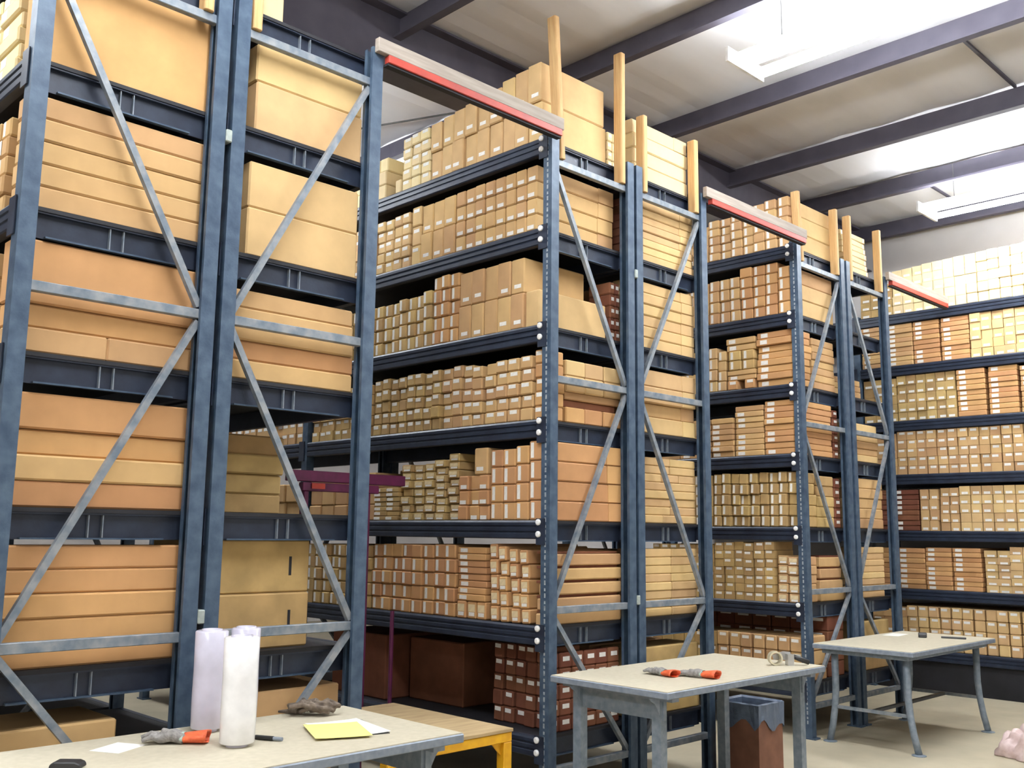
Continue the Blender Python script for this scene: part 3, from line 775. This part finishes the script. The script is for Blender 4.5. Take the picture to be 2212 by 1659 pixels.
# flared-leg table at the right
T3Z = 0.785
t3 = empty('work_table', (8.46, 3.775, 0), 'grey work table with splayed bent legs at the right', 'table', 'grey work tables')
table_top(t3, 1.69, 0.84, T3Z)
MB().box(-0.80, 0.80, -0.36, 0.36, T3Z-0.075, T3Z-0.04).build('apron_frame', 'tleg', t3, bevel=0.004)
for sx in (-1, 1):
    for sy in (-1, 1):
        xa, ya = sx*0.70, sy*0.30
        pts = [(xa, ya, T3Z-0.06), (xa, ya, 0.42), (xa, ya+sy*0.012, 0.28), (xa, ya+sy*0.035, 0.14), (xa, ya+sy*0.065, 0.012)]
        # pressed channel leg: flattened tube
        lg = MB().tube(pts, [0.030, 0.029, 0.028, 0.028, 0.028], 8).build('leg', 'tleg', t3, smooth=True)
        MB().lathe([(0.0, 0.0), (0.055, 0.0), (0.055, 0.006), (0.03, 0.012), (0.0, 0.012)], 14, (xa, ya+sy*0.065, 0)).build('foot', 'tleg', lg)
    MB().box(sx*0.70-0.012, sx*0.70+0.012, -0.31, 0.31, 0.27, 0.295).build('side_stretcher', 'brace', t3)
MB().box(-0.70, 0.70, -0.015, 0.015, 0.268, 0.292).build('stretcher', 'tdark', t3)

# ------------------------------------------------------------------ yellow cart
ct = empty('platform_cart', (3.505, 4.495, 0), 'yellow steel cart with plywood top standing in the first aisle', 'cart')
CW, CD, CH = 0.86, 1.06, 0.60
MB().box(-CW/2, CW/2, -CD/2, CD/2, CH-0.018, CH).build('plywood_top', 'ply', ct, bevel=0.002)
for sy in (-1, 1):
    MB().box(-CW/2+0.005, CW/2-0.005, sy*(CD/2-0.03)-0.025, sy*(CD/2-0.03)+0.025, CH-0.07, CH-0.018).build('frame_rail', 'yellow', ct, bevel=0.004)
for sx in (-1, 1):
    MB().box(sx*(CW/2-0.03)-0.025, sx*(CW/2-0.03)+0.025, -CD/2+0.055, CD/2-0.055, CH-0.07, CH-0.018).build('frame_rail', 'yellow', ct, bevel=0.004)
    for sy in (-1, 1):
        x, y = sx*(CW/2-0.035), sy*(CD/2-0.035)
        lg = MB().box(x-0.03, x+0.03, y-0.03, y+0.03, 0.13, CH-0.07).build('leg', 'yellow', ct, bevel=0.004)
        g = 0.07
        MB().prism([(x-sx*0.03, CH-0.07), (x-sx*(0.03+g), CH-0.07), (x-sx*0.03, CH-0.07-g)][::(1 if sx > 0 else -1)], 'y', y-0.004, y+0.004).build('gusset', 'yellow', lg)
        MB().tube([(x, y-0.02, 0.06), (x, y+0.02, 0.06)], 0.06, 18).build('caster_wheel', 'black', lg)
        MB().box(x-0.02, x+0.02, y-0.028, y+0.028, 0.1, 0.13).build('caster_fork', 'steel', lg)
MB().box(-CW/2+0.06, CW/2-0.06, -CD/2+0.06, CD/2-0.06, 0.2, 0.22).build('lower_shelf', 'ply', ct)

# ------------------------------------------------------------------ purple lift frame in the first aisle
pu = empty('stock_picker', (3.75, 5.42, 0), 'purple steel hand stacker frame standing in the first aisle', 'lift truck')
MB().box(-0.40, 0.52, -0.03, 0.03, 1.96, 2.03).build('cross_head', 'purple', pu, bevel=0.004)
MB().box(-0.30, 0.30, -0.025, 0.025, 1.90, 1.955).build('lower_cross_head', 'purple', pu, bevel=0.004)
MB().box(-0.24, -0.14, -0.036, -0.0305, 1.915, 1.95).build('warning_plate', 'redp', pu)
MB().box(0.205, 0.235, -0.02, 0.03, 0.1, 1.90).build('mast', 'purple', pu, bevel=0.004)
MB().box(-0.285, -0.25, -0.02, 0.03, 0.1, 1.90).build('mast', 'purple', pu, bevel=0.004)
MB().tube([(0.46, 0.0, 0.1), (0.46, 0.0, 1.12)], 0.014, 10).build('handle_pole', 'purple', pu)
MB().box(-0.3, 0.49, -0.04, 0.04, 0.05, 0.1).build('base', 'purple', pu)
for x in (-0.26, 0.26):
    MB().tube([(x-0.02, 0, 0.05), (x+0.02, 0, 0.05)], 0.05, 16).build('wheel', 'black', pu)
    MB().box(x-0.05, x+0.05, 0.04, 0.9, 0.06, 0.1).build('fork_leg', 'purple', pu)

# ------------------------------------------------------------------ waste box
bn = empty('waste_bin', (6.265, 3.95, 0), 'brown square waste bin with blue-grey liner folded over its rim', 'bin')
b = MB(); hx, hy, hz, tk = 0.155, 0.165, 0.50, 0.008
b.box(-hx, hx, -hy, hy, 0, tk)
b.box(-hx, -hx+tk, -hy, hy, tk, hz); b.box(hx-tk, hx, -hy, hy, tk, hz)
b.box(-hx+tk, hx-tk, -hy, -hy+tk, tk, hz); b.box(-hx+tk, hx-tk, hy-tk, hy, tk, hz)
b.build('bin_body', 'bin', bn)
ln = MB(); n = 40; vs = []
per = []
for i in range(n):
    u = i/n*4; sd_ = int(u); f_ = u-sd_
    c_ = [(-1, -1), (1, -1), (1, 1), (-1, 1), (-1, -1)]
    a_, b_ = c_[sd_], c_[sd_+1]
    per.append((a_[0]+(b_[0]-a_[0])*f_, a_[1]+(b_[1]-a_[1])*f_))
rings = []
for k, (off, z) in enumerate(((-0.012, 0.34), (-0.012, 0.495), (0.0, 0.508), (0.008, 0.50), (0.007, 0.42), (0.009, None))):
    rg = []
    for i, (px, py) in enumerate(per):
        zz_ = z if z is not None else 0.345+0.035*math.sin(i*0.9)+0.025*math.sin(i*0.37+1)
        wv = 0.003*math.sin(i*1.7+k) if k >= 3 else 0
        rg.append((px*(hx+off+wv), py*(hy+off+wv), zz_))
    rings.append(rg)
vs = [v for r in rings for v in r]
fs = [(k*n+i, k*n+(i+1) % n, (k+1)*n+(i+1) % n, (k+1)*n+i) for k in range(len(rings)-1) for i in range(n)]
ln.quadmesh(vs, fs)
ln.build('bin_liner', 'liner', bn)

# ------------------------------------------------------------------ things on the tables
def roll(x, y, z, r, h, m, label):
    t = empty('film_roll', (x, y, z), label, 'film roll', 'rolls of stretch film on the near table')
    MB().lathe([(0.0, 0.0), (0.028, 0.0), (0.034, 0.006), (0.034, 0.012), (r-0.004, 0.012), (r, 0.016), (r+0.0015, h*0.3), (r, h*0.6), (r+0.001, h-0.016), (r-0.004, h-0.012), (0.04, h-0.012)], 36).build('film', m, t, smooth=True)
    MB().lathe([(0.042, 0.0), (0.042, h-0.006), (0.036, h-0.006), (0.036, h-0.2)], 28).build('core_tube', 'film2', t, smooth=True)
roll(2.022, 3.545, TZ, 0.066, 0.42, 'film', 'bright white roll of stretch film standing nearest on the table')
roll(2.075, 3.885, TZ, 0.066, 0.415, 'film2', 'lilac-tinted shiny roll of film left behind the white roll')
roll(2.245, 3.905, TZ, 0.06, 0.415, 'film2', 'film roll half hidden behind the bright white roll')

def soft(name, parts, m, parent=None, vox=0.006, loc=(0, 0, 0), rz=0):
    """parts: list of (points, radii) tubes fused into one soft mesh"""
    mb = MB()
    for pts, rad in parts:
        mb.tube(pts, rad, 10)
    o = mb.build(name, m, parent, smooth=True, loc=loc)
    o.rotation_euler[2] = rz
    md = o.modifiers.new('fuse', 'REMESH'); md.mode = 'VOXEL'; md.voxel_size = vox; md.use_smooth_shade = True
    sm = o.modifiers.new('soft', 'SMOOTH'); sm.iterations = 2; sm.factor = 0.5
    return o
def glove(x, y, z, rz, label, crumple=0.0, s=1.0):
    t = empty('work_glove', (x, y, z), label, 'glove', None, rz)
    S = s
    palm = [([(0, -0.02*S, 0.016), (0.05*S, -0.022*S, 0.02+crumple*0.4), (0.095*S, -0.02*S, 0.017)], [0.02*S, 0.024*S, 0.018*S]),
            ([(0, 0.02*S, 0.016), (0.05*S, 0.022*S, 0.02+crumple*0.6), (0.095*S, 0.02*S, 0.017)], [0.02*S, 0.024*S, 0.018*S]),
            ([(0, 0, 0.016), (0.095*S, 0, 0.018+crumple)], [0.019*S, 0.02*S])]
    fl = [(-0.034, 0.055), (-0.012, 0.072), (0.012, 0.076), (0.034, 0.064)]
    for k, (fy, L_) in enumerate(fl):
        c = crumple*(0.5+0.5*((k*7) % 3)/2)
        palm.append(([(0.09*S, fy*S*0.8, 0.016), (0.09*S+L_*S*0.5, fy*S*1.1, 0.018+c), (0.09*S+L_*S, fy*S*1.25+(0.01 if k % 2 else -0.008)*crumple*30, 0.013+c*0.4)], [0.0125*S, 0.0115*S, 0.009*S]))
    palm.append(([(0.03*S, -0.035*S, 0.016), (0.055*S, -0.062*S, 0.016+crumple*0.5), (0.088*S, -0.072*S, 0.013)], [0.015*S, 0.012*S, 0.009*S]))
    soft('glove_hand', palm, 'gglove', t)
    cb_ = MB(); n = 20; rg = []
    for k, (xx, ry, rz_) in enumerate(((0.012, 0.040, 0.017), (-0.02, 0.043, 0.019), (-0.06, 0.05, 0.022), (-0.085, 0.054, 0.024), (-0.083, 0.050, 0.020), (-0.02, 0.038, 0.015))):
        for i in range(n):
            a = 2*PI*i/n
            rg.append((xx*S+0.006*crumple*20*math.sin(3*a+k), ry*S*math.cos(a), rz_*S+0.002+rz_*S*math.sin(a)*(1+0.1*math.sin(4*a+k))))
    cb_.quadmesh(rg, [(k*n+i, k*n+(i+1) % n, (k+1)*n+(i+1) % n, (k+1)*n+i) for k in range(5) for i in range(n)])
    cb_.build('glove_cuff', 'oglove', t, smooth=True)
    cm = MB(); rg = []
    for k, (xx, ry, rz_) in enumerate(((0.016, 0.041, 0.019), (0.004, 0.0425, 0.0195))):
        for i in range(n):
            a = 2*PI*i/n
            rg.append((xx*S, ry*S*math.cos(a), rz_*S+0.002+rz_*S*math.sin(a)))
    cm.quadmesh(rg, [(i, (i+1) % n, n+(i+1) % n, n+i) for i in range(n)])
    cm.build('wrist_band', 'cuff', t)
    return t
glove(1.90, 3.72, TZ, 2.45, 'crumpled grey glove with orange cuff on the near table', 0.022, 1.0)
glove(4.965, 3.43, TZ, 1.75, 'work glove with bright orange cuff on the middle table', 0.008)
glove(4.845, 3.62, TZ+0.0, 1.50, 'second work glove lying behind the orange-cuffed one, middle table', 0.012, 0.9)

def crumple(name, m, loc, size, h, label, cat, seed, n=26):
    rd = random.Random(seed)
    ph = [(rd.uniform(8, 26), rd.uniform(0, PI*2), rd.uniform(0, PI*2)) for _ in range(9)]
    vs = []; fs = []
    for i in range(n+1):
        for j in range(n*2):
            th = i/n*PI*0.5; a = j/(n*2)*2*PI
            dx, dy = math.cos(a), math.sin(a)
            f = 0
            for q, (fr_, p0, dr) in enumerate(ph):
                f += abs(math.sin((dx*math.cos(dr)+dy*math.sin(dr))*math.sin(th)*fr_*0.35+p0+math.cos(th)*2))/len(ph)
            r = 0.62+0.75*(f-0.3)
            edge = 1+0.18*math.sin(3*a+ph[0][1])+0.1*math.sin(7*a+ph[1][1])
            vs.append((dx*math.sin(th)*r*size[0]*edge, dy*math.sin(th)*r*size[1]*edge, max(0.002, math.cos(th)*h*r*(0.8+0.5*f))))
    m2 = n*2
    fs = [(i*m2+j, i*m2+(j+1) % m2, (i+1)*m2+(j+1) % m2, (i+1)*m2+j) for i in range(n) for j in range(m2)]
    fs.append(tuple(n*m2+k for k in range(m2-1, -1, -1)))
    mb = MB(); mb.quadmesh(vs, fs)
    o = mb.build(name, m, None, smooth=True, loc=loc)
    bmd = bmesh.new(); bmd.from_mesh(o.data); bmesh.ops.remove_doubles(bmd, verts=bmd.verts, dist=1e-4); bmd.to_mesh(o.data); bmd.free()
    o.data.shade_smooth()
    return tag(o, label, cat)
rr = random.Random(5)
strips = []
for k in range(13):
    a0 = rr.uniform(0, 2*PI); cx_, cy_ = rr.uniform(-0.055, 0.055), rr.uniform(-0.035, 0.035)
    pts_ = []
    for q in range(7):
        a = a0+q*rr.uniform(0.4, 0.75)
        r_ = 0.045+0.02*math.sin(q*1.3+k)
        pts_.append((cx_+math.cos(a)*r_*1.25, cy_+math.sin(a)*r_*0.8, 0.016+0.05*max(0, math.sin(q/6*PI))*rr.uniform(0.4, 1.0)))
    strips.append((pts_, [0.008, 0.011, 0.012, 0.012, 0.011, 0.010, 0.007]))
strips.append(([(-0.05, 0.0, 0.014), (-0.11, 0.02, 0.012), (-0.165, 0.035, 0.008)], [0.013, 0.011, 0.006]))
rg_ = soft('cleaning_rag', strips, 'rag', None, 0.004, (2.60, 3.90, TZ), -0.75)
tag(rg_, 'crumpled brown rag at the back corner of the near table', 'rag')
crumple('plastic_bag', 'bag', (8.36, 2.80, 0.0005), (0.26, 0.24), 0.2, 'crumpled pale pink plastic bag on the floor, bottom right corner', 'plastic bag', 9)

def sheet(x, y, z, lx, ly, rz, m, label, cat='paper', curl=0.0, th=0.001):
    mb = MB(); n = 8
    vs = []
    for i in range(n+1):
        for j in (0, 1):
            u = -lx/2+lx*i/n
            vs.append((u, -ly/2+ly*j, th+curl*(abs(i/n-0.5)*2)**3))
    for i in range(n+1):
        for j in (0, 1):
            u = -lx/2+lx*i/n
            vs.append((u, -ly/2+ly*j, curl*(abs(i/n-0.5)*2)**3))
    o_ = 2*(n+1)
    fs = []
    for i in range(n):
        fs += [(2*i, 2*i+2, 2*i+3, 2*i+1), (o_+2*i, o_+2*i+1, o_+2*i+3, o_+2*i+2), (2*i, o_+2*i, o_+2*i+2, 2*i+2), (2*i+1, 2*i+3, o_+2*i+3, o_+2*i+1)]
    fs += [(0, 1, o_+1, o_), (2*n, o_+2*n, o_+2*n+1, 2*n+1)]
    mb.quadmesh(vs, fs)
    o = mb.build('paper_sheet' if cat == 'paper' else 'clipboard', m, None, loc=(x, y, z))
    o.rotation_euler[2] = rz
    return tag(o, label, cat)
rzs = -0.36
sheet(2.535, 3.535, TZ+0.0003, 0.235, 0.325, rzs+0.1, 'black', 'dark clipboard under the white papers on the near table', 'clipboard', th=0.003)
sheet(2.53, 3.54, TZ+0.0036, 0.24, 0.33, rzs+0.18, 'white', 'white sheet sticking out under the yellow sheet', curl=0.003)
sheet(2.455, 3.505, TZ+0.0085, 0.23, 0.30, rzs-0.05, 'yel', 'yellow sheet of paper on top of the papers', curl=0.002)
sheet(1.67, 3.80, TZ+0.0003, 0.16, 0.13, 0.5, 'white', 'small pale paper slip left of the crumpled grey glove')
sheet(8.87, 4.06, T3Z+0.0003, 0.28, 0.14, 0.1, 'white', 'pale paper slip at the back of the right table')
mk = empty('marker_pen', (2.165, 3.545, TZ), 'black marker pen right of the bright white roll', 'marker')
MB().tube([(-0.03, 0.055, 0.0095), (0.008, -0.015, 0.0095)], 0.009, 12).build('pen_cap', 'black', mk, smooth=False)
MB().tube([(0.008, -0.015, 0.0095), (0.026, -0.05, 0.0095)], 0.0075, 12).build('pen_body', 'tedge', mk)
def blob(x, y, z, sx, sy, sz, m, name, label, cat, rz=0):
    mb = MB(); mb.prism([(-sx, 0), (sx, 0), (sx*0.92, sz*0.7), (sx*0.6, sz), (-sx*0.7, sz), (-sx*0.95, sz*0.6)], 'y', -sy, sy)
    o = mb.build(name, m, None, loc=(x, y, z), bevel=min(sx, sy, sz)*0.18); o.rotation_euler[2] = rz
    return tag(o, label, cat)
blob(1.415, 3.615, TZ+0.0003, 0.055, 0.03, 0.022, 'black', 'box_cutter', 'dark box cutter at the bottom left edge, near table', 'box cutter', -0.75)
blob(8.835, 3.80, T3Z+0.0003, 0.045, 0.035, 0.042, 'black', 'stapler', 'small black lump on the right table', 'tool', 0.4)
blob(8.945, 3.575, T3Z+0.0003, 0.014, 0.10, 0.016, 'black', 'box_cutter', 'thin dark knife lying on the right table', 'box cutter', 0.3)
# tape dispenser: roll + steel body + black handle
td = empty('tape_dispenser', (5.80, 3.46, TZ), 'hand tape dispenser with a roll of clear tape, middle table', 'tape dispenser', None, -2.3)
ring = MB(); n = 24
def ringpts(r, x):
    return [(x+0, r*math.cos(2*PI*k/n), 0.0445+r*math.sin(2*PI*k/n)) for k in range(n)]
vs = ringpts(0.044, -0.025)+ringpts(0.044, 0.025)+ringpts(0.034, 0.025)+ringpts(0.034, -0.025)
ring.quadmesh(vs, [(a*n+k, a*n+(k+1) % n, ((a+1) % 4)*n+(k+1) % n, ((a+1) % 4)*n+k) for a in range(4) for k in range(n)])
ring.build('tape_roll', 'tape', td, smooth=False)
MB().prism([(0.0, 0.03), (-0.01, 0.06), (0.06, 0.085), (0.11, 0.08), (0.115, 0.02), (0.095, 0.0), (0.085, 0.03)][::-1], 'x', -0.03, -0.026).build('side_plate', 'steel', td)
MB().box(-0.03, 0.03, 0.075, 0.115, 0.0, 0.07).build('dispenser_body', 'steel', td)
MB().tube([(0, 0.12, 0.055), (0, 0.16, 0.04), (0, 0.22, 0.018)], [0.014, 0.016, 0.015], 12).build('handle', 'black', td, smooth=True)
